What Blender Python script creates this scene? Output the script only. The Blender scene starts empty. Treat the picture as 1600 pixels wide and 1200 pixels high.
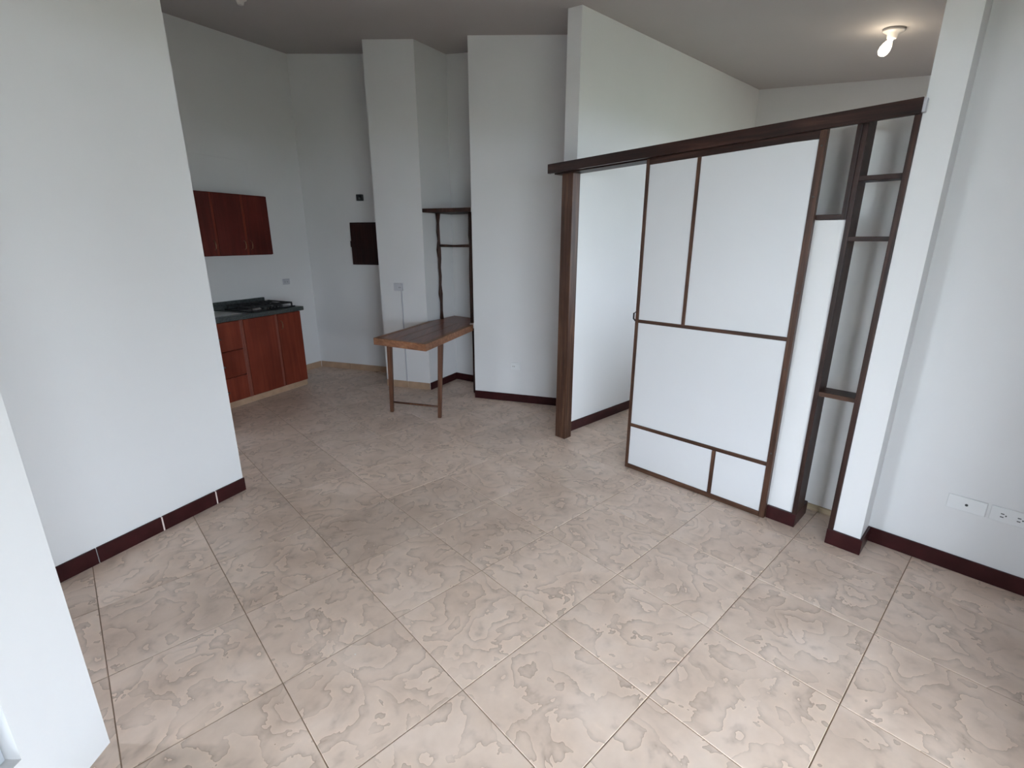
import bpy, bmesh, math, random
from mathutils import Vector, Matrix

SC = bpy.context.scene
COL = SC.collection
random.seed(7)

# ------------------------------------------------------------------ camera
cam_d = bpy.data.cameras.new('camera'); cam = bpy.data.objects.new('camera', cam_d); COL.objects.link(cam)
cam.location = (0, 0, 1.6)
cam.rotation_euler = (math.pi / 2 - 0.2887, 0, 0)
cam_d.sensor_width = 36; cam_d.lens = 36 * 762 / 1600
cam_d.clip_start = 0.02
SC.camera = cam

# ------------------------------------------------------------------ overcast sky, exposure
w = bpy.data.worlds.new('overcast_sky'); SC.world = w; w.use_nodes = True
SKY = 34.0
bg = w.node_tree.nodes['Background']
# overcast dome, brighter towards the zenith
_n, _l = w.node_tree.nodes, w.node_tree.links
_tc = _n.new('ShaderNodeTexCoord'); _sx = _n.new('ShaderNodeSeparateXYZ'); _mr = _n.new('ShaderNodeMapRange')
_mr.inputs['From Min'].default_value = 0.0; _mr.inputs['From Max'].default_value = 1.0
_mr.inputs['To Min'].default_value = SKY * 0.6; _mr.inputs['To Max'].default_value = SKY
_l.new(_tc.outputs['Generated'], _sx.inputs[0]); _l.new(_sx.outputs['Z'], _mr.inputs['Value']); _l.new(_mr.outputs[0], bg.inputs[1])
bg.inputs[0].default_value = (0.85, 0.93, 1.06, 1)
SC.view_settings.view_transform = 'Standard'; SC.view_settings.look = 'None'
SC.view_settings.gamma = 1; SC.view_settings.use_curve_mapping = False
SC.view_settings.exposure = 0.1
SC.cycles.use_denoising = True
SC.cycles.max_bounces = 14; SC.cycles.diffuse_bounces = 8

def portal(name, loc, rot, sx, sy):
    l = bpy.data.lights.new(name, 'AREA'); l.shape = 'RECTANGLE'; l.size = sx; l.size_y = sy
    l.cycles.is_portal = True
    o = bpy.data.objects.new(name, l); COL.objects.link(o); o.location = loc; o.rotation_euler = rot
    return o
# daylight enters through the two windows beside and behind the photographer
portal('window_daylight', (-1.46, 0.68, 1.25), (0, -math.pi / 2, 0), 1.96, 0.58)
RA = -46.4; RSX, RSY = 1.968, 2.357              # right wall: direction and start
DW = 0.74; WP0, WP1, WZ0, WZ1 = 1.20, 3.50, 0.05, 2.40   # balcony window wall, square to the right wall
_rd = Vector((math.cos(math.radians(RA)), math.sin(math.radians(RA)), 0)); _px = Vector((_rd.y, -_rd.x, 0))
_c = Vector((RSX, RSY, (WZ0 + WZ1) / 2)) + _rd * (DW + 0.09) + _px * ((WP0 + WP1) / 2)
portal('window_daylight', _c, (-_rd).to_track_quat('-Z', 'Y').to_euler(), WP1 - WP0, WZ1 - WZ0)
BQX, BQY, BA = 2.07, 2.475, 42.5                 # bedroom side wall with its own window
_bd = Vector((math.cos(math.radians(BA)), math.sin(math.radians(BA)), 0)); _bn = Vector((-_bd.y, _bd.x, 0))
_c = Vector((BQX, BQY, 1.65)) + _bd * 1.70 - _bn * 0.06
portal('window_daylight', _c, _bn.to_track_quat('-Z', 'Y').to_euler(), 1.4, 1.5)

# ------------------------------------------------------------------ materials
def nt(name):
    m = bpy.data.materials.new(name); m.use_nodes = True
    return m, m.node_tree.nodes, m.node_tree.links, m.node_tree.nodes['Principled BSDF']

def N(nodes, t, **kw):
    n = nodes.new(t)
    for k, v in kw.items():
        if k in n.inputs: n.inputs[k].default_value = v
        else: setattr(n, k, v)
    return n

def ramp(nodes, stops):
    r = nodes.new('ShaderNodeValToRGB'); el = r.color_ramp.elements
    while len(el) < len(stops): el.new(0.5)
    for e, (p, c) in zip(el, stops):
        e.position = p; e.color = (*c, 1) if len(c) == 3 else c
    return r

def plain(name, col, rough=0.5, metal=0.0, var=0.06, scale=12.0, bump=0.0, bscale=80.0, emit=None):
    m, n, l, b = nt(name)
    tc = N(n, 'ShaderNodeTexCoord')
    nz = N(n, 'ShaderNodeTexNoise', Scale=scale, Detail=4.0)
    l.new(tc.outputs['Object'], nz.inputs['Vector'])
    lo = tuple(c * (1 - var) for c in col); hi = tuple(min(1, c * (1 + var)) for c in col)
    r = ramp(n, [(0.3, lo), (0.7, hi)])
    l.new(nz.outputs['Fac'], r.inputs['Fac']); l.new(r.outputs['Color'], b.inputs['Base Color'])
    b.inputs['Roughness'].default_value = rough; b.inputs['Metallic'].default_value = metal
    if bump:
        n2 = N(n, 'ShaderNodeTexNoise', Scale=bscale, Detail=3.0)
        l.new(tc.outputs['Object'], n2.inputs['Vector'])
        bp = N(n, 'ShaderNodeBump', Strength=bump, Distance=0.002)
        l.new(n2.outputs['Fac'], bp.inputs['Height']); l.new(bp.outputs['Normal'], b.inputs['Normal'])
    if emit:
        b.inputs['Emission Color'].default_value = (*emit[0], 1); b.inputs['Emission Strength'].default_value = emit[1]
    return m

def wood(name, dark, mid, light, axis, rough=0.4, scale=9.0):
    m, n, l, b = nt(name)
    tc = N(n, 'ShaderNodeTexCoord'); oi = N(n, 'ShaderNodeObjectInfo')
    add = N(n, 'ShaderNodeVectorMath', operation='ADD')
    sc_ = N(n, 'ShaderNodeVectorMath', operation='SCALE'); sc_.inputs['Scale'].default_value = 7.0
    cb = N(n, 'ShaderNodeCombineXYZ')
    for i in range(3): l.new(oi.outputs['Random'], cb.inputs[i])
    l.new(cb.outputs[0], sc_.inputs[0]); l.new(tc.outputs['Object'], add.inputs[0]); l.new(sc_.outputs[0], add.inputs[1])
    mp = N(n, 'ShaderNodeMapping')
    s = [scale * 3] * 3; s['xyz'.index(axis)] = scale * 0.16
    mp.inputs['Scale'].default_value = s
    l.new(add.outputs[0], mp.inputs['Vector'])
    n1 = N(n, 'ShaderNodeTexNoise', Scale=1.4, Detail=6.0, Roughness=0.65, Distortion=0.5)
    l.new(mp.outputs[0], n1.inputs['Vector'])
    n2 = N(n, 'ShaderNodeTexNoise', Scale=2.5, Detail=3.0)
    l.new(add.outputs[0], n2.inputs['Vector'])
    r = ramp(n, [(0.3, dark), (0.52, mid), (0.75, light)])
    l.new(n1.outputs['Fac'], r.inputs['Fac'])
    mx = N(n, 'ShaderNodeMix', data_type='RGBA', blend_type='MULTIPLY'); mx.inputs['Factor'].default_value = 0.6
    r2 = ramp(n, [(0.3, (0.6, 0.58, 0.56)), (0.7, (1.25, 1.25, 1.25))])
    l.new(n2.outputs['Fac'], r2.inputs['Fac'])
    l.new(r.outputs['Color'], mx.inputs['A']); l.new(r2.outputs['Color'], mx.inputs['B'])
    l.new(mx.outputs['Result'], b.inputs['Base Color'])
    b.inputs['Roughness'].default_value = rough; b.inputs['Specular IOR Level'].default_value = 0.22
    bp = N(n, 'ShaderNodeBump', Strength=0.25, Distance=0.001)
    l.new(n1.outputs['Fac'], bp.inputs['Height']); l.new(bp.outputs['Normal'], b.inputs['Normal'])
    return m

def tile_material():
    m, n, l, b = nt('floor_tile_ceramic')
    tc = N(n, 'ShaderNodeTexCoord'); oi = N(n, 'ShaderNodeObjectInfo')
    cb = N(n, 'ShaderNodeCombineXYZ')
    for i in range(2): l.new(oi.outputs['Random'], cb.inputs[i])
    sc_ = N(n, 'ShaderNodeVectorMath', operation='SCALE'); sc_.inputs['Scale'].default_value = 63.0
    l.new(cb.outputs[0], sc_.inputs[0])
    add = N(n, 'ShaderNodeVectorMath', operation='ADD')
    l.new(tc.outputs['Object'], add.inputs[0]); l.new(sc_.outputs[0], add.inputs[1])
    # stepped plateaus: one crisp shaded side per contour, like cleft slate
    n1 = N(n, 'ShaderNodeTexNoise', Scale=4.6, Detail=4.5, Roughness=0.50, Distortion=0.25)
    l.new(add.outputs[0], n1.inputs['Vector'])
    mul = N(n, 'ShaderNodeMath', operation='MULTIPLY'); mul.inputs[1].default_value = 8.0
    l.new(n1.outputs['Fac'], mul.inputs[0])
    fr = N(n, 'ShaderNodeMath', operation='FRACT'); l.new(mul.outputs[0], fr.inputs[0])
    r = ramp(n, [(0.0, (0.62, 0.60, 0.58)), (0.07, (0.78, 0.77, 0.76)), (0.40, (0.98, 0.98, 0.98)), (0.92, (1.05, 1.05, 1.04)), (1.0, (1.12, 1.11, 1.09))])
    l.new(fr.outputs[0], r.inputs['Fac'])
    # fade some contours out
    n3 = N(n, 'ShaderNodeTexNoise', Scale=7.0, Detail=2.0)
    l.new(add.outputs[0], n3.inputs['Vector'])
    rf = ramp(n, [(0.36, (0.2,) * 3), (0.56, (1.0,) * 3)]); l.new(n3.outputs['Fac'], rf.inputs['Fac'])
    # base tone
    n2 = N(n, 'ShaderNodeTexNoise', Scale=3.2, Detail=5.0, Roughness=0.6)
    l.new(add.outputs[0], n2.inputs['Vector'])
    base = ramp(n, [(0.3, (0.548, 0.420, 0.337)), (0.5, (0.650, 0.514, 0.424)), (0.72, (0.723, 0.593, 0.508))])
    l.new(n2.outputs['Fac'], base.inputs['Fac'])
    mx = N(n, 'ShaderNodeMix', data_type='RGBA', blend_type='MULTIPLY')
    l.new(rf.outputs['Color'], mx.inputs['Factor'])
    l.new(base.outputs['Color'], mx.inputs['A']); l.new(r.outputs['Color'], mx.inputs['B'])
    # tile to tile shade
    mr = N(n, 'ShaderNodeMapRange'); mr.inputs['To Min'].default_value = 0.93; mr.inputs['To Max'].default_value = 1.06
    l.new(oi.outputs['Random'], mr.inputs['Value'])
    sc2 = N(n, 'ShaderNodeVectorMath', operation='SCALE')
    l.new(mx.outputs['Result'], sc2.inputs[0]); l.new(mr.outputs[0], sc2.inputs['Scale'])
    # dried paint specks
    vo = N(n, 'ShaderNodeTexVoronoi', Scale=9.0); l.new(add.outputs[0], vo.inputs['Vector'])
    lt = N(n, 'ShaderNodeMath', operation='LESS_THAN'); lt.inputs[1].default_value = 0.028; l.new(vo.outputs['Distance'], lt.inputs[0])
    sp = N(n, 'ShaderNodeSeparateColor'); l.new(vo.outputs['Color'], sp.inputs[0])
    l2 = N(n, 'ShaderNodeMath', operation='LESS_THAN'); l2.inputs[1].default_value = 0.12; l.new(sp.outputs[0], l2.inputs[0])
    an = N(n, 'ShaderNodeMath', operation='MULTIPLY'); l.new(lt.outputs[0], an.inputs[0]); l.new(l2.outputs[0], an.inputs[1])
    mx2 = N(n, 'ShaderNodeMix', data_type='RGBA'); mx2.inputs['B'].default_value = (0.72, 0.7, 0.67, 1)
    l.new(an.outputs[0], mx2.inputs['Factor']); l.new(sc2.outputs[0], mx2.inputs['A'])
    l.new(mx2.outputs['Result'], b.inputs['Base Color'])
    b.inputs['Roughness'].default_value = 0.42
    bp = N(n, 'ShaderNodeBump', Strength=0.22, Distance=0.0015)
    l.new(r.outputs['Color'], bp.inputs['Height']); l.new(bp.outputs['Normal'], b.inputs['Normal'])
    return m

M = {}
M['wall'] = plain('white_wall_paint', (0.60, 0.595, 0.595), 0.6, var=0.02, scale=1.6, bump=0.12, bscale=60)
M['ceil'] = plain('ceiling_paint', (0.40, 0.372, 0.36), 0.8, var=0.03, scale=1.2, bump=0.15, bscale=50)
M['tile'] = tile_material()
M['grout'] = plain('grout', (0.30, 0.215, 0.15), 0.85, var=0.15, scale=20)
M['base_dark'] = plain('wine_red_baseboard_tile', (0.031, 0.0070, 0.0075), 0.3, var=0.25, scale=14)
M['base_dark'].node_tree.nodes['Principled BSDF'].inputs['Specular IOR Level'].default_value = 0.2
M['base_tan'] = plain('tan_baseboard_tile', (0.36, 0.24, 0.16), 0.45, var=0.15, scale=9)
M['joint'] = plain('white_joint_filler', (0.62, 0.52, 0.48), 0.8)
dw = ((0.010, 0.0045, 0.003), (0.026, 0.010, 0.007), (0.062, 0.028, 0.019))
M['dark_x'] = wood('dark_stained_wood_along', *dw, 'x')
M['dark_z'] = wood('dark_stained_wood_upright', *dw, 'z')
bw = ((0.022, 0.010, 0.006), (0.060, 0.027, 0.016), (0.13, 0.068, 0.042))
M['brown_x'] = wood('brown_stained_wood_along', *bw, 'x')
M['brown_z'] = wood('brown_stained_wood_upright', *bw, 'z')
tw = ((0.09, 0.026, 0.013), (0.175, 0.052, 0.027), (0.27, 0.095, 0.05))
M['table_x'] = wood('varnished_table_wood', *tw, 'x', rough=0.3)
M['table_y'] = wood('varnished_table_wood_across', *tw, 'y', rough=0.3)
M['table_z'] = wood('varnished_leg_wood', (0.05, 0.020, 0.011), (0.095, 0.040, 0.022), (0.15, 0.07, 0.04), 'z', rough=0.4)
M['edge'] = wood('table_edge_wood', (0.14, 0.055, 0.028), (0.25, 0.11, 0.055), (0.36, 0.18, 0.10), 'x', rough=0.4)
M['twig'] = wood('rustic_branch_wood', (0.016, 0.008, 0.006), (0.042, 0.018, 0.012), (0.085, 0.04, 0.028), 'z', rough=0.5)
M['panel'] = plain('white_panel_board', (0.53, 0.53, 0.537), 0.38, var=0.015, scale=2)
M['niche'] = plain('raw_white_board', (0.80, 0.79, 0.775), 0.6, var=0.04, scale=5)
M['pine'] = wood('raw_pine', (0.42, 0.32, 0.2), (0.55, 0.44, 0.30), (0.66, 0.55, 0.4), 'x', rough=0.6)
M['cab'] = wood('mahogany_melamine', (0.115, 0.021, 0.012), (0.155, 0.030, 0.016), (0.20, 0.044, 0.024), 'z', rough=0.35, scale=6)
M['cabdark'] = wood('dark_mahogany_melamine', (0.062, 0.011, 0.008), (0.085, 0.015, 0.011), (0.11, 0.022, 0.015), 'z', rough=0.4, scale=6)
M['cabedge'] = plain('cabinet_edge_band', (0.17, 0.046, 0.03), 0.4, var=0.1)
M['stone'] = plain('dark_green_granite', (0.05, 0.057, 0.055), 0.35, var=0.6, scale=90)
M['steel'] = plain('brushed_steel', (0.5, 0.5, 0.5), 0.3, metal=1.0)
M['black'] = plain('black_enamel', (0.012, 0.012, 0.013), 0.25)
M['blackmatte'] = plain('black_cast_iron', (0.015, 0.015, 0.016), 0.6)
M['brass'] = plain('brass_pull', (0.24, 0.14, 0.08), 0.45, metal=0.6)
M['plate'] = plain('white_plastic_plate', (0.63, 0.635, 0.635), 0.35, var=0.01)
M['plate_grey'] = plain('grey_plastic_plate', (0.42, 0.42, 0.45), 0.4, var=0.03)
M['hole'] = plain('dark_socket_hole', (0.03, 0.03, 0.03), 0.6)
M['alu'] = plain('aluminium_frame', (0.55, 0.58, 0.61), 0.4, metal=0.6)
M['rubber'] = plain('black_rubber', (0.015, 0.015, 0.015), 0.6)
M['ceramic'] = plain('porcelain_holder', (0.55, 0.52, 0.49), 0.4, var=0.02)
M['boxwood'] = wood('dark_box_wood', (0.010, 0.003, 0.003), (0.022, 0.007, 0.006), (0.04, 0.014, 0.011), 'z', rough=0.4)
M['bulb'] = plain('glowing_bulb_glass', (1, 0.95, 0.85), 0.3, var=0.0, emit=((1.0, 0.86, 0.66), 28))
def glass():
    m, n, l, b = nt('window_glass')
    n.remove(b); out = n['Material Output']
    t = N(n, 'ShaderNodeBsdfTransparent'); g = N(n, 'ShaderNodeBsdfGlossy', Roughness=0.02)
    nz = N(n, 'ShaderNodeTexNoise', Scale=3.0); r = ramp(n, [(0.3, (0.92, 0.95, 0.95)), (0.7, (0.95, 0.97, 0.97))])
    l.new(nz.outputs['Fac'], r.inputs['Fac']); l.new(r.outputs['Color'], t.inputs['Color'])
    mx = N(n, 'ShaderNodeMixShader'); mx.inputs[0].default_value = 0.05
    l.new(t.outputs[0], mx.inputs[1]); l.new(g.outputs[0], mx.inputs[2]); l.new(mx.outputs[0], out.inputs['Surface'])
    return m
M['glass'] = glass()
M['ground'] = plain('outdoor_ground', (0.16, 0.17, 0.12), 0.9, var=0.3, scale=0.4)

# ------------------------------------------------------------------ helpers
def link(name, me, mat, parent=None):
    o = bpy.data.objects.new(name, me); COL.objects.link(o)
    if mat is not None: me.materials.append(M[mat])
    if parent is not None: o.parent = parent
    return o

def bm_obj(name, bm, mat, parent=None, smooth=False):
    bmesh.ops.recalc_face_normals(bm, faces=bm.faces)
    me = bpy.data.meshes.new(name); bm.to_mesh(me); bm.free()
    if smooth:
        for p in me.polygons: p.use_smooth = True
    return link(name, me, mat, parent)

def hexa(bm, v8):
    v = [bm.verts.new(p) for p in v8]
    for f in ((0, 3, 2, 1), (4, 5, 6, 7), (0, 1, 5, 4), (1, 2, 6, 5), (2, 3, 7, 6), (3, 0, 4, 7)):
        bm.faces.new([v[i] for i in f])
    return v

def add_box(bm, x0, x1, y0, y1, z0, z1, dz=0.0):
    """box; dz lifts the x1 end"""
    return hexa(bm, [(x0, y0, z0), (x1, y0, z0 + dz), (x1, y1, z0 + dz), (x0, y1, z0),
                     (x0, y0, z1), (x1, y0, z1 + dz), (x1, y1, z1 + dz), (x0, y1, z1)])

def box(name, x0, x1, y0, y1, z0, z1, mat, parent=None, bev=0.002, dz=0.0, seg=2):
    bm = bmesh.new(); add_box(bm, x0, x1, y0, y1, z0, z1, dz)
    if bev: bmesh.ops.bevel(bm, geom=list(bm.edges), offset=bev, segments=seg, profile=0.5, affect='EDGES')
    return bm_obj(name, bm, mat, parent)

def prism(name, poly, z0, z1, mat, parent=None, bev=0.0):
    """z0/z1: number or function of (x, y)"""
    f0 = z0 if callable(z0) else (lambda x, y: z0)
    f1 = z1 if callable(z1) else (lambda x, y: z1)
    bm = bmesh.new()
    lo = [bm.verts.new((x, y, f0(x, y))) for x, y in poly]
    hi = [bm.verts.new((x, y, f1(x, y))) for x, y in poly]
    k = len(poly)
    bm.faces.new(lo[::-1]); bm.faces.new(hi)
    for i in range(k): bm.faces.new((lo[i], lo[(i + 1) % k], hi[(i + 1) % k], hi[i]))
    if bev: bmesh.ops.bevel(bm, geom=list(bm.edges), offset=bev, segments=2, profile=0.5, affect='EDGES')
    return bm_obj(name, bm, mat, parent)

def tube(name, pts, rads, mat, parent=None, seg=10, cap=True):
    bm = bmesh.new(); rings = []
    P = [Vector(p) for p in pts]
    for i, p in enumerate(P):
        t = (P[min(i + 1, len(P) - 1)] - P[max(i - 1, 0)]).normalized()
        a = t.orthogonal().normalized() if abs(t.z) < 0.9 else Vector((1, 0, 0))
        a = (a - t * a.dot(t)).normalized(); b = t.cross(a)
        r = rads[i] if isinstance(rads, (list, tuple)) else rads
        rings.append([bm.verts.new(p + (a * math.cos(2 * math.pi * k / seg) + b * math.sin(2 * math.pi * k / seg)) * r) for k in range(seg)])
    for A_, B_ in zip(rings, rings[1:]):
        for k in range(seg): bm.faces.new((A_[k], A_[(k + 1) % seg], B_[(k + 1) % seg], B_[k]))
    if cap: bm.faces.new(rings[0][::-1]); bm.faces.new(rings[-1])
    return bm_obj(name, bm, mat, parent, smooth=True)

def lathe(name, prof, mat, parent=None, seg=24):
    bm = bmesh.new(); rings = []
    for r, z in prof:
        rings.append([bm.verts.new((max(r, 1e-4) * math.cos(2 * math.pi * k / seg), max(r, 1e-4) * math.sin(2 * math.pi * k / seg), z)) for k in range(seg)])
    for A_, B_ in zip(rings, rings[1:]):
        for k in range(seg): bm.faces.new((A_[k], A_[(k + 1) % seg], B_[(k + 1) % seg], B_[k]))
    bm.faces.new(rings[0][::-1]); bm.faces.new(rings[-1])
    return bm_obj(name, bm, mat, parent, smooth=True)

def tag(o, label, cat=None, group=None, kind=None):
    o['label'] = label
    if cat: o['category'] = cat
    if group: o['group'] = group
    if kind: o['kind'] = kind
    return o

def thing(name, label, cat, loc=(0, 0, 0), deg=0.0, group=None, kind=None):
    o = bpy.data.objects.new(name, None); COL.objects.link(o); o.empty_display_size = 0.1
    o.location = loc; o.rotation_euler = (0, 0, math.radians(deg))
    return tag(o, label, cat, group, kind)

def ceil_z(x, y): return 2.832 - 0.078 * x + 0.087 * y
def top_z(x, y): return ceil_z(x, y) + 0.02

def wall(name, poly, label):
    o = prism(name, poly, 0.0, top_z, 'wall')
    return tag(o, label, 'wall', kind='structure')

def strip(A, B, thick):
    """footprint with its visible face on A->B and its body to the left of that direction"""
    A = Vector(A); B = Vector(B); d = (B - A).normalized(); n = Vector((-d.y, d.x)) * thick
    return [tuple(A), tuple(B), tuple(B + n), tuple(A + n)]

def dirv(deg): return Vector((math.cos(math.radians(deg)), math.sin(math.radians(deg))))

# ------------------------------------------------------------------ floor and tiles
T = 0.481; GA = 42.55
gi = dirv(GA); gj = dirv(GA - 90); G0 = Vector((0.172, 1.735))
floor = tag(box('floor', -4.6, 6.0, -3.6, 7.6, -0.12, -0.003, 'grout', bev=0), 'floor of square beige stone-look ceramic tiles', 'floor', kind='structure')

foot = [(-2.7, 1.3), (-1.5, 1.1), (-1.5, -3.3), (3.1, 1.3), (2.2, 2.3), (4.4, 4.4), (2.7, 6.2), (0.9, 4.6), (-0.2, 5.3), (-0.7, 5.8), (-1.3, 5.7), (-2.55, 6.4), (-4.05, 3.3), (-2.5, 2.5)]
def inside(x, y, poly):
    c = False
    for (x1, y1), (x2, y2) in zip(poly, poly[1:] + poly[:1]):
        if (y1 > y) != (y2 > y) and x < (x2 - x1) * (y - y1) / (y2 - y1) + x1: c = not c
    return c
h = T / 2 - 0.0018
bm = bmesh.new(); add_box(bm, -h, h, -h, h, -0.012, 0.0)
bmesh.ops.bevel(bm, geom=[e for e in bm.edges if all(v.co.z > -0.001 for v in e.verts)], offset=0.0013, segments=1, affect='EDGES')
bmesh.ops.recalc_face_normals(bm, faces=bm.faces)
tile_me = bpy.data.meshes.new('tile'); bm.to_mesh(tile_me); bm.free(); tile_me.materials.append(M['tile'])
for i in range(-12, 15):
    for j in range(-14, 13):
        c = G0 + gi * T * (i - 1.5) + gj * T * (j + 0.5)
        if any(inside(c.x + gi.x * a + gj.x * b_, c.y + gi.y * a + gj.y * b_, foot) for a in (-0.2, 0, 0.2) for b_ in (-0.2, 0, 0.2)):
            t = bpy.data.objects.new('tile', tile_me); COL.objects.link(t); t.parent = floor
            t.location = (c.x, c.y, random.uniform(-0.0006, 0.0))
            t.rotation_euler = (0, 0, math.radians(GA) + random.choice((0, 1, 2, 3)) * math.pi / 2)

# ------------------------------------------------------------------ ceiling
cq = [(-4.6, -3.6), (6.0, -3.6), (6.0, 7.6), (-4.6, 7.6)]
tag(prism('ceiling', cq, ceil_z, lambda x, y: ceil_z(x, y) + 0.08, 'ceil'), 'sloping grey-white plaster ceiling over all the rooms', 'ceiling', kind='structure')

# ------------------------------------------------------------------ walls
LA = 65.56                                     # near left wall direction
ld = dirv(LA); LC = Vector((-1.782, 2.918))    # its free corner
wall('wall_left', strip(LC - ld * 1.75, LC, 0.14), 'large plain white wall in the left foreground ending in a free corner')
wall('wall_near_left', [(-1.333, 0.98), (-1.333, 1.212), (-2.75, 1.212), (-2.75, 0.98)], 'bright white wall end at the left edge of the picture')
KA = 64.24; kd = dirv(KA); kn = Vector((-kd.y, kd.x)); K2 = Vector((-2.345, 5.387))
COR = Vector((-2.5, 6.215))
wk = wall('wall_kitchen', strip(COR - kd * 3.2, COR, 0.14), 'shaded white kitchen wall behind the red-brown cabinets')
# plaster boxing above the wall cabinets
pbx = box('plaster_boxing', -2.2, -0.69, -0.012, 0.01, 2.03, 2.385, 'wall', None, bev=0.003)
pbx.location = (COR.x, COR.y, 0); pbx.rotation_euler = (0, 0, math.radians(KA)); pbx.parent = wk
W3A = -18.75; w3d = dirv(W3A)
wall('wall_back', strip(COR - w3d * 0.14, COR + w3d * 1.45, 0.14), 'white back wall with the dark meter box, left of the column')
CL, CR = (-1.418, 5.336), (-0.901, 5.163)
RC, RR = (-0.660, 5.612), (-0.425, 5.466)
wall('wall_column', [CL, CR, RC, (-0.60, 5.95), (-1.25, 5.95)], 'white column left of the wooden table')
wall('wall_recess', [RC, RR, (-0.25, 5.75), (-0.60, 5.95)], 'narrow white wall at the back of the shelf recess')
WL = (-0.385, 4.894); WD = dirv(-17.76)
we = Vector(WL) + WD * 1.42
wall('wall_middle', [WL, tuple(we), (we.x + 0.15, we.y + 0.25), (-0.20, 5.72), RR], 'white wall between the shelf recess and the bedroom, with a low outlet')
bd = dirv(BA); BS = Vector((0.482, 3.934))
wall('wall_bedroom_left', strip(BS, BS + bd * 2.95, 0.13), 'white bedroom wall seen beside and above the sliding panel')
BC = BS + bd * 2.95; fd = dirv(BA - 90)
wall('wall_bedroom_far', strip(BC - fd * 0.13, BC + fd * 2.5, 0.13), 'far white bedroom wall visible above the wooden header')
rd = dirv(RA); RS = Vector((RSX, RSY))
wall('wall_right', strip(RS - rd * 0.02, RS + rd * (DW + 0.2), 0.14), 'bright white wall at the right edge with two outlet plates')
BQ = Vector((BQX, BQY))
wall('wall_bedroom_right', strip(BQ + bd * 1.0, BQ - bd * 0.05, 0.13), 'bedroom side wall behind the right pillar')
wall('wall_bedroom_corner', strip(BQ + bd * 3.2, BQ + bd * 2.4, 0.13), 'bedroom side wall near the far corner')
tag(prism('wall_bedroom_sill', strip(BQ + bd * 2.4, BQ + bd * 1.0, 0.13), 0, 0.9, 'wall'), 'wall under the hidden bedroom window', 'wall', kind='structure')
tag(prism('wall_bedroom_head', strip(BQ + bd * 2.4, BQ + bd * 1.0, 0.13), 2.4, top_z, 'wall'), 'wall above the hidden bedroom window', 'wall', kind='structure')
wall('wall_kitchen_end', strip((-3.95, 3.25), (-2.13, 2.458), -0.14), 'kitchen end wall behind the large left wall')

PA_ = -46.0; pe = dirv(PA_); pn = Vector((-pe.y, pe.x)); PO = Vector((0.834, 3.248))
def pw(s, n_): v = PO + pe * s + pn * n_; return (v.x, v.y)
wall('wall_pillar', [pw(1.305, 0.006), pw(1.428, 0.006), pw(1.428, 0.30), pw(1.305, 0.30)], 'white pillar between the niche rack and the right wall')
o = prism('wall_divider', [pw(0.90, 0.045), pw(1.088, 0.045), pw(1.088, 0.17), pw(0.90, 0.17)], 0, 1.69, 'wall')
tag(o, 'narrow low white wall strip between sliding panel and niche rack', 'wall', kind='structure')

# window walls beside and behind the photographer
def wpiece(name, x0, x1, y0, y1, z0, z1, label):
    poly = [(x0, y0), (x1, y0), (x1, y1), (x0, y1)]
    return tag(prism(name, poly, z0, z1, 'wall'), label, 'wall', kind='structure')
px_ = Vector((rd.y, -rd.x)); WO0 = RS + rd * DW
def wq(p0, p1): a = WO0 + px_ * p0; b_ = WO0 + px_ * p1; return strip(a, b_, 0.2)
def wpoly(name, poly, z0, z1, label): return tag(prism(name, poly, z0, z1, 'wall'), label, 'wall', kind='structure')
wpiece('wall_window_sill', -1.55, -1.333, 0.36, 0.98, 0, 0.245, 'low white sill wall under the left window')
wpiece('wall_window_head', -1.55, -1.333, 0.36, 0.98, 2.23, top_z, 'white wall above the left window')
wpiece('wall_window_pier', -1.55, -1.333, -3.2, 0.36, 0, top_z, 'white wall behind the left window')
wpoly('wall_rear_right', wq(-0.15, WP0), 0, top_z, 'white rear wall beside the balcony window')
wpoly('wall_rear_left', wq(WP1, 6.4), 0, top_z, 'white rear wall past the balcony window')
wpoly('wall_rear_sill', wq(WP0, WP1), 0, WZ0, 'low white threshold under the balcony window')
wpoly('wall_rear_head', wq(WP0, WP1), WZ1, top_z, 'white wall above the balcony window')
tag(box('ground', -60, 60, -80, 60, -3.2, -3.0, 'ground', bev=0), 'dull grass and paving outside below the windows', 'ground', kind='structure')

def window(name, label, loc, deg, W, z0, z1, panes):
    t = thing(name, label, 'window', loc, deg, kind='structure')
    f = 0.045
    box('window_frame', 0, f, 0, 0.06, z0, z1, 'alu', t); box('window_frame', W - f, W, 0, 0.06, z0, z1, 'alu', t)
    box('window_frame', f, W - f, 0, 0.06, z0, z0 + f, 'alu', t); box('window_frame', f, W - f, 0, 0.06, z1 - f, z1, 'alu', t)
    pwid = (W - 2 * f) / panes
    for k in range(panes):
        a = f + k * pwid; s = 0.03; y = 0.012 if k % 2 == 0 else 0.034
        sash = box('sash', a, a + s, y, y + 0.018, z0 + f, z1 - f, 'alu', t)
        box('sash', a + pwid - s, a + pwid, y, y + 0.018, z0 + f, z1 - f, 'alu', t)
        box('pane', a + s, a + pwid - s, y + 0.006, y + 0.011, z0 + f, z1 - f, 'glass', t, bev=0)
        box('gasket', a + s, a + s + 0.006, y - 0.002, y + 0.004, z0 + f, z1 - f, 'rubber', t, bev=0)
    return t
window('window_1', 'aluminium framed window at the lower left edge of the picture', (-1.372, 0.362, 0), 90, 0.614, 0.247, 2.228, 1)
wa = WO0 + rd * 0.05 + px_ * (WP0 + 0.002)
window('window_2', 'wide aluminium balcony window behind the photographer', (wa.x, wa.y, 0), RA - 90, WP1 - WP0 - 0.004, WZ0 + 0.002, WZ1 - 0.002, 4)
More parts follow.
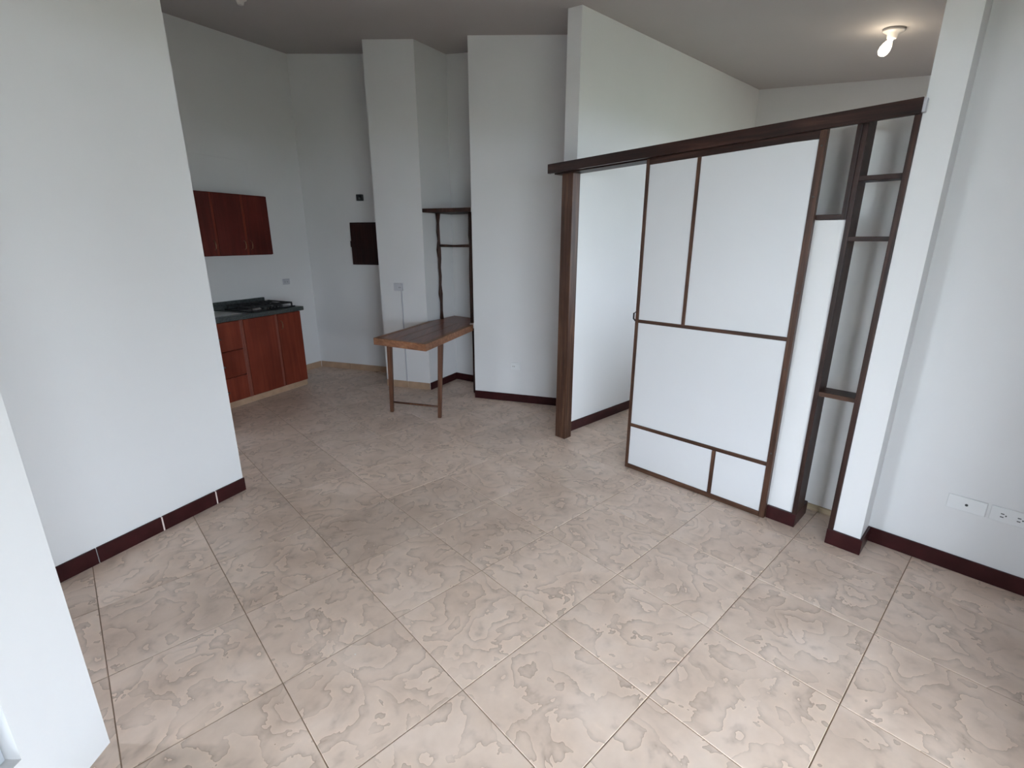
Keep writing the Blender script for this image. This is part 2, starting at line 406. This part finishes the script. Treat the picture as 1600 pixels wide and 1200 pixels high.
wa = BQ + bd * 2.398 + Vector((bd.y, -bd.x)) * 0.04
window('window_3', 'bedroom window hidden behind the right pillar', (wa.x, wa.y, 0), BA + 180, 1.396, 0.902, 2.398, 2)

# ------------------------------------------------------------------ baseboards
def baseboard(name, A, deg, segs, h_, mat, label, thick=0.010, joint=None, piece='baseboard_tile'):
    t = thing(name, label, 'baseboard', (A[0], A[1], 0), deg, kind='structure')
    for a, b_ in segs:
        box(piece, a, b_, -thick, 0.0, 0.0, h_, mat, t, bev=0.0015)
    if joint:
        for a in joint: box('joint', a - 0.004, a + 0.004, -thick + 0.0015, 0.0, 0.0, h_ - 0.004, 'joint', t, bev=0)
    return t
baseboard('baseboard_left', LC, LA, [(-0.193, 0.004), (-0.517, -0.201), (-0.84, -0.525), (-1.17, -0.845), (-1.6, -1.175)], 0.088, 'base_dark', 'wine-red tile baseboard along the large left wall', joint=(-0.197, -0.521))
baseboard('baseboard_kitchen', COR, KA, [(-0.33, -0.012), (-0.72, -0.335)], 0.075, 'base_tan', 'tan tile baseboard on the kitchen wall past the cabinet end')
baseboard('baseboard_back', COR, W3A, [(0.012, 0.45), (0.455, 0.90), (0.905, 1.25)], 0.075, 'base_tan', 'tan tile baseboard along the back wall')
baseboard('baseboard_column', CL, -18.5, [(0.0, 0.27), (0.275, 0.543)], 0.075, 'base_tan', 'tan tile baseboard on the column front')
rv = Vector(RC) - Vector(CR)
baseboard('baseboard_recess_left', CR, math.degrees(math.atan2(rv.y, rv.x)), [(0.0, rv.length - 0.012)], 0.080, 'base_dark', 'wine-red baseboard on the column side inside the recess')
rv = Vector(RR) - Vector(RC)
baseboard('baseboard_recess', RC, math.degrees(math.atan2(rv.y, rv.x)), [(0.0, rv.length)], 0.080, 'base_dark', 'short wine-red baseboard at the back of the recess')
baseboard('baseboard_middle', WL, -17.76, [(0.0, 1.05)], 0.080, 'base_dark', 'wine-red baseboard under the middle wall with the outlet')
baseboard('baseboard_bedroom', BS, BA, [(0.0, 2.9)], 0.085, 'base_dark', 'wine-red baseboard on the bedroom wall beside the sliding panel')
baseboard('baseboard_right', RS, RA, [(0.0, DW)], 0.085, 'base_dark', 'wine-red baseboard along the right wall')
t = thing('baseboard_pillar', 'wine-red baseboard wrapping the foot of the right pillar', 'baseboard', (PO.x, PO.y, 0), PA_, kind='structure')
box('baseboard_tile', 1.278, 1.440, -0.006, 0.006, 0, 0.088, 'base_dark', t, 0.0015)
box('baseboard_tile', 1.428, 1.440, 0.006, 0.180, 0, 0.088, 'base_dark', t, 0.0015)
box('baseboard_tile', 1.278, 1.290, 0.006, 0.160, 0, 0.088, 'base_dark', t, 0.0015)
t = thing('baseboard_divider', 'wine-red baseboard under the low strip beside the sliding panel', 'baseboard', (PO.x, PO.y, 0), PA_, kind='structure')
box('baseboard_tile', 0.958, 1.112, 0.030, 0.045, 0, 0.082, 'base_dark', t, 0.0015)
box('baseboard_tile', 1.092, 1.112, 0.045, 0.255, 0, 0.082, 'base_dark', t, 0.0015)

# ------------------------------------------------------------------ sliding door panel
door = thing('door_1', 'white sliding door panel divided by thin brown wooden strips', 'door', (PO.x, PO.y, 0), PA_, kind='structure')
TH = 0.034
DZ = 0.030                                       # door head rises slightly to the right
box('stile', -0.012, 0.010, 0, TH, 0.004, 2.07, 'brown_z', door)
box('stile', 0.925, 0.957, 0, TH, 0.004, 2.11, 'brown_z', door)
box('rail', 0.010, 0.925, 0.001, TH, 0.004, 0.036, 'brown_x', door)
box('rail', 0.010, 0.925, 0.001, TH, 2.036, 2.072, 'dark_x', door, dz=DZ)
box('rail', 0.010, 0.925, 0.001, TH, 1.064, 1.086, 'brown_x', door, dz=0.008)
box('rail', 0.010, 0.925, 0.001, TH, 0.324, 0.348, 'brown_x', door, dz=0.010)
box('muntin', 0.316, 0.337, 0.001, TH, 1.088, 2.046, 'brown_z', door)
box('muntin', 0.604, 0.627, 0.001, TH, 0.036, 0.331, 'brown_z', door)
for a, b_, z0, z1 in ((0.010, 0.316, 1.087, 2.046), (0.337, 0.925, 1.092, 2.062), (0.010, 0.925, 0.350, 1.070), (0.010, 0.604, 0.036, 0.330), (0.627, 0.925, 0.036, 0.333)):
    box('panel', a, b_, 0.008, 0.026, z0 - 0.003, z1, 'panel', door, bev=0)
tube('latch', [(-0.012, 0.004, 1.075), (-0.022, -0.004, 1.09), (-0.022, -0.004, 1.125), (-0.010, 0.004, 1.135)], 0.006, 'blackmatte', door, 8)
for z in (2.03, 1.80, 1.33, 0.92, 0.42):
    o = lathe('screw_hole', [(0.0045, 0), (0.0045, 0.002)], 'hole', door, 8); o.location = (0.941, 0.0008, z); o.rotation_euler = (math.pi / 2, 0, 0)

# ------------------------------------------------------------------ divider frame: header, posts, niche rack
dv = thing('room_divider', 'dark wooden header, posts and open niche rack framing the sliding panel', 'room divider', (PO.x, PO.y, 0), PA_)
s0, s1 = -0.80, 1.305; ZL, ZR = 2.052, 2.100
box('header_fascia', s0, s1, -0.032, -0.004, ZL, ZL + 0.062, 'dark_x', dv, dz=ZR - ZL + 0.008)
box('header_cap', s0, s1, -0.004, 0.170, ZL + 0.045, ZL + 0.062, 'dark_x', dv, bev=0.001, dz=ZR - ZL + 0.008)
box('header_beam', s0, 0.90, 0.045, 0.170, ZL, ZL + 0.044, 'dark_x', dv, dz=0.044)
box('post', -0.752, -0.650, 0.075, 0.160, 0.0, 2.056, 'brown_z', dv, bev=0.003)
box('post', 1.090, 1.112, 0.030, 0.175, 0.082, 2.145, 'dark_z', dv)
box('post', 1.068, 1.090, 0.026, 0.060, 1.69, 2.144, 'dark_z', dv)
box('post', 1.280, 1.304, -0.004, 0.160, 0.088, 2.148, 'dark_z', dv)
for z in (1.862, 1.590):
    box('rail', 1.112, 1.280, 0.032, 0.150, z, z + 0.022, 'dark_x', dv)
box('rail', 1.112, 1.280, 0.032, 0.150, 0.800, 0.824, 'brown_x', dv)
box('rail', 0.957, 1.068, 0.030, 0.120, 1.692, 1.716, 'dark_x', dv)
box('back_panel', 0.72, 1.34, 0.335, 0.350, 0.035, 2.20, 'niche', dv, bev=0)
box('toe_strip', 0.72, 1.34, 0.318, 0.350, 0.0, 0.035, 'pine', dv)
box('packing_strip', s1, s1 + 0.012, -0.028, 0.004, ZR + 0.012, ZR + 0.066, 'plate_grey', dv, bev=0.001)

# ------------------------------------------------------------------ table in the recess
ZT = 0.765
tb = thing('table', 'long varnished wooden breakfast table reaching out of the wall recess', 'table', (-0.90, 4.30, 0), 0)
def lp(p): return (p[0] + 0.90, p[1] - 4.30)
P1, P2, P3 = (-1.226, 4.245), (-0.715, 3.965), (-0.396, 4.93)
P4, P5, P6 = (-0.440, 5.42), (-0.655, 5.565), (-0.880, 5.155)
outer = [P1, P2, P3, P4, P5, P6]
cx = sum(p[0] for p in outer) / 6; cy = sum(p[1] for p in outer) / 6
def mixp(a, b_, t_): return (a[0] + (b_[0] - a[0]) * t_, a[1] + (b_[1] - a[1]) * t_)
# three boards lengthwise between the mitred edge frame
Lf = mixp(P1, P2, 0.075); Rf = mixp(P1, P2, 0.925)
ld_t = (Vector(P3) - Vector(P2)).normalized(); lb_t = (Vector(P6) - Vector(P1)).normalized()
def off(p, d_, k): return (p[0] + d_.x * k, p[1] + d_.y * k)
A1 = off(Lf, lb_t, 0.045); A2 = off(Rf, ld_t, 0.045)
B1 = off(P6, Vector((0.85, -0.3)), 0.045); B2 = (-0.440, 4.955)
for k in range(3):
    a = mixp(A1, A2, k / 3 + 0.004); b_ = mixp(A1, A2, (k + 1) / 3 - 0.004)
    c = mixp(B1, B2, (k + 1) / 3 - 0.004); d_ = mixp(B1, B2, k / 3 + 0.004)
    prism('table_board', [lp(a), lp(b_), lp(c), lp(d_)], ZT - 0.028, ZT - 0.0015, 'table_y', tb, bev=0.0015)
prism('table_board', [lp(q) for q in (B1, B2, (-0.455, 5.40), (-0.655, 5.555), (-0.865, 5.165))], ZT - 0.028, ZT - 0.0015, 'table_x', tb, bev=0.0015)
prism('table_edge', [lp(q) for q in (P1, P2, A2, A1)], ZT - 0.062, ZT, 'edge', tb, bev=0.003)
prism('table_edge', [lp(q) for q in (P2, P3, B2, A2)], ZT - 0.062, ZT, 'edge', tb, bev=0.003)
prism('table_edge', [lp(q) for q in (P1, A1, B1, P6)], ZT - 0.062, ZT, 'edge', tb, bev=0.003)
def leg(bx, by, tx, ty):
    bm = bmesh.new(); r0, r1 = 0.017, 0.024
    hexa(bm, [(bx - r0, by - r0, 0), (bx + r0, by - r0, 0), (bx + r0, by + r0, 0), (bx - r0, by + r0, 0),
              (tx - r1, ty - r1, ZT - 0.03), (tx + r1, ty - r1, ZT - 0.03), (tx + r1, ty + r1, ZT - 0.03), (tx - r1, ty + r1, ZT - 0.03)])
    bmesh.ops.bevel(bm, geom=list(bm.edges), offset=0.004, segments=2, affect='EDGES')
    return bm_obj('leg', bm, 'table_z', tb)
l1, l2 = lp((-1.159, 4.451)), lp((-0.675, 4.285))
leg(*l1, l1[0] + 0.02, l1[1] + 0.01); leg(*l2, l2[0] + 0.035, l2[1] + 0.02)
tube('stretcher', [(l1[0] + 0.012, l1[1], 0.098), (l2[0] - 0.008, l2[1], 0.108)], 0.0105, 'table_z', tb, 8)
box('cleat', l1[0] - 0.02, l2[0] + 0.05, l2[1] + 0.06, l2[1] + 0.10, ZT - 0.06, ZT - 0.028, 'table_x', tb)

# rustic rack standing on the table, in the recess
rk = thing('shelf_rack', 'rustic dark branch shelf rack standing on the table in the recess', 'shelf', (-0.768, 5.325, ZT), 0)
def wob(n_, r, amp): return [r + random.uniform(-amp, amp) for _ in range(n_)]
HZ = 1.855 - ZT
pts = [(random.uniform(-0.003, 0.003), random.uniform(-0.003, 0.003), HZ * k / 12) for k in range(13)]
rr = wob(13, 0.016, 0.002); rr[0] = 0.021; rr[3] = 0.023; rr[8] = 0.024; rr[12] = 0.026
tube('post', pts, rr, 'twig', rk, 10)
o2 = (-0.412 + 0.768, 5.05 - 5.325)
pts = [(o2[0] + random.uniform(-0.004, 0.004), o2[1] + random.uniform(-0.004, 0.004), HZ * k / 10) for k in range(11)]
tube('post', pts, wob(11, 0.019, 0.002), 'twig', rk, 10)
# upright continuing to the floor below the table
tube('lower_post', [(o2[0] + 0.012, o2[1] + 0.02, -ZT), (o2[0] + 0.012, o2[1] + 0.02, -0.064)], 0.018, 'twig', rk, 10)
tube('rung', [(0.0, 0.0, 1.535 - ZT), (o2[0] * 0.5, o2[1] * 0.5, 1.532 - ZT), (o2[0], o2[1], 1.536 - ZT)], [0.015, 0.012, 0.014], 'twig', rk, 10)
sh = []
fa, fb = Vector((-0.895 + 0.768, 5.135 - 5.325)), Vector((-0.395 + 0.768, 4.96 - 5.325))
for k in range(11):
    p = fa + (fb - fa) * (k / 10); sh.append((p.x, p.y + random.uniform(-0.012, 0.008)))
sh += [(-0.445 + 0.768, 5.44 - 5.325), (-0.660 + 0.768, 5.585 - 5.325), (-0.885 + 0.768, 5.165 - 5.325)]
prism('shelf_board', sh, HZ, HZ + 0.036, 'twig', rk, bev=0.003)

# ------------------------------------------------------------------ kitchen
def kthing(name, label, cat): return thing(name, label, cat, (K2.x, K2.y, 0), KA)
WO = 0.485
bu = kthing('base_cabinet', 'red-brown kitchen base cabinet with two tall doors', 'cabinet')
box('body', -0.715, 0.0, 0.018, WO, 0.06, 0.848, 'cab', bu)
box('frame_strip', -0.715, -0.690, 0.0, 0.02, 0.06, 0.846, 'cabedge', bu)
box('frame_strip', -0.325, -0.297, 0.0, 0.02, 0.06, 0.846, 'cabedge', bu)
d1 = box('door', -0.688, -0.328, -0.006, 0.017, 0.064, 0.842, 'cab', bu); d2 = box('door', -0.294, -0.001, -0.006, 0.017, 0.064, 0.842, 'cab', bu)
def pull(parent, x, y, z0, z1, mat='brass'):
    return tube('handle', [(x, y, z0), (x, y - 0.022, z0 + 0.012), (x, y - 0.026, (z0 + z1) / 2), (x, y - 0.022, z1 - 0.012), (x, y, z1)], 0.0045, mat, parent, 8)
pull(d2, -0.262, -0.006, 0.68, 0.77)
box('toe_kick', -0.715, -0.004, 0.004, WO, 0.0, 0.06, 'base_tan', bu)
du = kthing('drawer_cabinet', 'red-brown kitchen drawer cabinet next to the left wall edge', 'cabinet')
box('body', -1.22, -0.716, 0.018, WO, 0.06, 0.848, 'cab', du)
for z0, z1 in ((0.064, 0.300), (0.312, 0.560), (0.572, 0.842)):
    d_ = box('drawer', -1.215, -0.735, -0.006, 0.017, z0, z1, 'cab', du)
    zc = z0 + (z1 - z0) * 0.45
    tube('handle', [(-1.06, -0.006, zc), (-1.05, -0.034, zc), (-0.965, -0.036, zc), (-0.955, -0.006, zc)], 0.0065, 'steel', d_, 8)
box('frame_strip', -0.733, -0.717, 0.0, 0.02, 0.06, 0.846, 'cabedge', du)
box('toe_kick', -1.22, -0.716, 0.004, WO, 0.0, 0.06, 'base_tan', du)
su = kthing('sink_cabinet', 'kitchen base cabinet hidden behind the large left wall', 'cabinet')
box('body', -1.95, -1.221, 0.018, WO, 0.06, 0.848, 'cab', su); box('door', -1.94, -1.23, -0.006, 0.017, 0.064, 0.842, 'cab', su)
box('toe_kick', -1.95, -1.221, 0.004, WO, 0.0, 0.06, 'base_tan', su)
ct = kthing('countertop', 'dark speckled granite countertop with low backsplash', 'countertop')
box('slab', -1.96, 0.036, -0.030, WO, 0.849, 0.892, 'stone', ct, bev=0.004)
box('backsplash', -1.96, -0.055, WO - 0.022, WO, 0.893, 0.975, 'stone', ct, bev=0.003)
hb = thing('gas_hob', 'black gas hob with cast grates on the granite countertop', 'hob', (K2.x + kd.x * -0.29 + kn.x * 0.235, K2.y + kd.y * -0.29 + kn.y * 0.235, 0.892), KA)
box('hob_plate', -0.27, 0.27, -0.205, 0.205, 0.0, 0.012, 'black', hb, bev=0.004)
for sx in (-0.135, 0.135):
    for sy in (-0.10, 0.10):
        o = lathe('burner', [(0.05, 0.012), (0.05, 0.02), (0.036, 0.024), (0.036, 0.032), (0.030, 0.036), (0.0, 0.036)], 'steel' if sx < 0 and sy < 0 else 'blackmatte', hb, 20); o.location = (sx, sy, 0)
    g = bmesh.new()
    for y in (-0.18, 0.18): add_box(g, sx - 0.115, sx + 0.115, y - 0.005, y + 0.005, 0.038, 0.050)
    for x in (-0.11, 0.0, 0.11): add_box(g, sx + x - 0.005, sx + x + 0.005, -0.185, 0.185, 0.040, 0.052)
    for y in (-0.10, 0.10): add_box(g, sx - 0.115, sx + 0.115, y - 0.005, y + 0.005, 0.040, 0.052)
    for x in (-0.11, 0.11):
        for y in (-0.18, 0.18): add_box(g, sx + x - 0.006, sx + x + 0.006, y - 0.006, y + 0.006, 0.011, 0.042)
    bm_obj('grate', g, 'blackmatte', hb)
for k in range(4):
    o = lathe('knob', [(0.016, 0.012), (0.015, 0.030), (0.0, 0.031)], 'black', hb, 14); o.location = (-0.06 + 0.04 * k, -0.19, 0)
sk = thing('sink', 'stainless steel sink set in the countertop near the left wall edge', 'sink', (K2.x + kd.x * -1.0 + kn.x * 0.235, K2.y + kd.y * -1.0 + kn.y * 0.235, 0.892), KA)
g = bmesh.new()
for a in ((-0.34, 0.34, -0.20, -0.175), (-0.34, 0.34, 0.175, 0.20), (-0.34, -0.315, -0.175, 0.175), (0.315, 0.34, -0.175, 0.175)): add_box(g, *a, 0.0, 0.006)
bm_obj('rim', g, 'steel', sk)
box('bowl', -0.315, 0.315, -0.175, 0.175, 0.0, 0.002, 'steel', sk, bev=0)

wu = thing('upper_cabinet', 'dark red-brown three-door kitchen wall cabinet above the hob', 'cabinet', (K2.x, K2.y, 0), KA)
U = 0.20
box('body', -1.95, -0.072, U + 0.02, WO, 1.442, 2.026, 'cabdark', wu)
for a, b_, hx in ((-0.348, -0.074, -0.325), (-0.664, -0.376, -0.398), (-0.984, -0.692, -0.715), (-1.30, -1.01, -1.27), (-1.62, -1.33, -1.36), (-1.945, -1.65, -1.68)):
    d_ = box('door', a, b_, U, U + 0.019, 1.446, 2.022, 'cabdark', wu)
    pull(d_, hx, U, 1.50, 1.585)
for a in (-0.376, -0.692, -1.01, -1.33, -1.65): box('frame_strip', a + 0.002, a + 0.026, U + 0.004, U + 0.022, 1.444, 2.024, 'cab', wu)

# ------------------------------------------------------------------ wall things
def onwall(name, label, cat, O, deg, s, z):
    d_ = dirv(deg); n_ = Vector((-d_.y, d_.x)); p = Vector(O) + d_ * s
    return thing(name, label, cat, (p.x, p.y, z), deg)
mb = onwall('meter_box', 'dark wooden electrical box half hidden behind the white column', 'electrical box', COR, W3A, 0.655, 1.31)
box('case', 0.0, 0.42, -0.035, 0.0, 0.0, 0.475, 'boxwood', mb)
box('box_door', 0.018, 0.402, -0.048, -0.035, 0.018, 0.457, 'boxwood', mb)
box('latch', -0.016, 0.004, -0.03, -0.012, 0.20, 0.27, 'boxwood', mb)
sb = onwall('junction_box', 'small black junction box on the back wall above the dark meter box', 'junction box', COR, W3A, 0.775, 2.02)
box('case', 0.0, 0.075, -0.035, 0.0, 0.0, 0.068, 'blackmatte', sb)
box('cover', 0.03, 0.068, -0.04, -0.035, 0.008, 0.05, 'black', sb)
def plate(t, W, H_, mat, th=0.008): return box('plate', 0, W, -th, 0.0, 0, H_, mat, t, bev=0.0035, seg=3)
def pin(t, x, z, w_=0.004, h_=0.012, y=-0.0095): return box('socket_slot', x, x + w_, y, y + 0.004, z, z + h_, 'hole', t, bev=0)
t = onwall('power_outlet', 'grey surface outlet on the white column above a thin cable strip', 'outlet', CL, -18.5, 0.182, 1.075)
plate(t, 0.098, 0.078, 'plate_grey', 0.03); box('rocker', 0.012, 0.046, -0.033, -0.028, 0.014, 0.064, 'plate_grey', t); pin(t, 0.064, 0.03, y=-0.0315); pin(t, 0.08, 0.03, y=-0.0315)
t = onwall('cable_strip', 'thin grey cable strip running down the column to the floor', 'cable', CL, -18.5, 0.258, 0.075)
box('trunking', -0.006, 0.006, -0.010, 0.0, 0.0, 1.0, 'plate_grey', t, bev=0.002)
t = onwall('power_outlet', 'small grey outlet on the shaded kitchen wall right of the hob', 'outlet', COR, KA, -0.44, 1.085)
plate(t, 0.10, 0.066, 'plate_grey'); pin(t, 0.03, 0.026); pin(t, 0.062, 0.026)
t = onwall('power_outlet', 'white outlet low on the wall left of the brown door post', 'outlet', WL, -17.76, 0.395, 0.336)
plate(t, 0.10, 0.076, 'plate'); box('rocker', 0.054, 0.09, -0.013, -0.006, 0.014, 0.062, 'plate', t); pin(t, 0.02, 0.03); pin(t, 0.036, 0.03)
t = onwall('antenna_outlet', 'white antenna plate with one dark hole on the right wall', 'outlet', RS, RA, 0.278, 0.327)
plate(t, 0.142, 0.074, 'plate')
o = lathe('socket_hole', [(0.006, 0), (0.006, 0.004), (0.0, 0.004)], 'hole', t, 12); o.location = (0.071, -0.007, 0.037); o.rotation_euler = (math.pi / 2, 0, 0)
t = onwall('power_outlet', 'white double socket plate at the right picture edge beside the antenna plate', 'outlet', RS, RA, 0.432, 0.327)
plate(t, 0.142, 0.074, 'plate')
for x in (0.036, 0.092):
    pin(t, x, 0.042, 0.012, 0.004); pin(t, x, 0.026, 0.012, 0.004); pin(t, x + 0.016, 0.034, 0.005, 0.006)

# ------------------------------------------------------------------ ceiling lamps
lx, ly = 2.590, 3.850
lm = thing('ceiling_lamp', 'lit bare bulb in a white lampholder on the bedroom ceiling', 'lamp', (lx, ly, ceil_z(lx, ly)))
lm.rotation_euler = (math.atan(0.087), math.atan(0.078), 0)
lathe('lampholder', [(0.066, 0.0), (0.066, -0.012), (0.058, -0.018), (0.034, -0.03), (0.028, -0.055), (0.024, -0.058), (0.0, -0.058)], 'ceramic', lm)
bl = lathe('bulb', [(0.013, 0.0), (0.015, -0.02), (0.028, -0.045), (0.033, -0.07), (0.031, -0.092), (0.02, -0.108), (0.0, -0.114)], 'bulb', lm)
bl.location = (0, 0, -0.052); bl.rotation_euler = (0, math.radians(20), 0)
lx, ly = -2.09, 4.43
l2_ = thing('ceiling_rose', 'small pale ceiling fitting above the kitchen at the top edge', 'ceiling fitting', (lx, ly, ceil_z(lx, ly)))
lathe('lampholder', [(0.05, 0.0), (0.05, -0.012), (0.03, -0.024), (0.022, -0.05), (0.0, -0.05)], 'ceramic', l2_, 20)
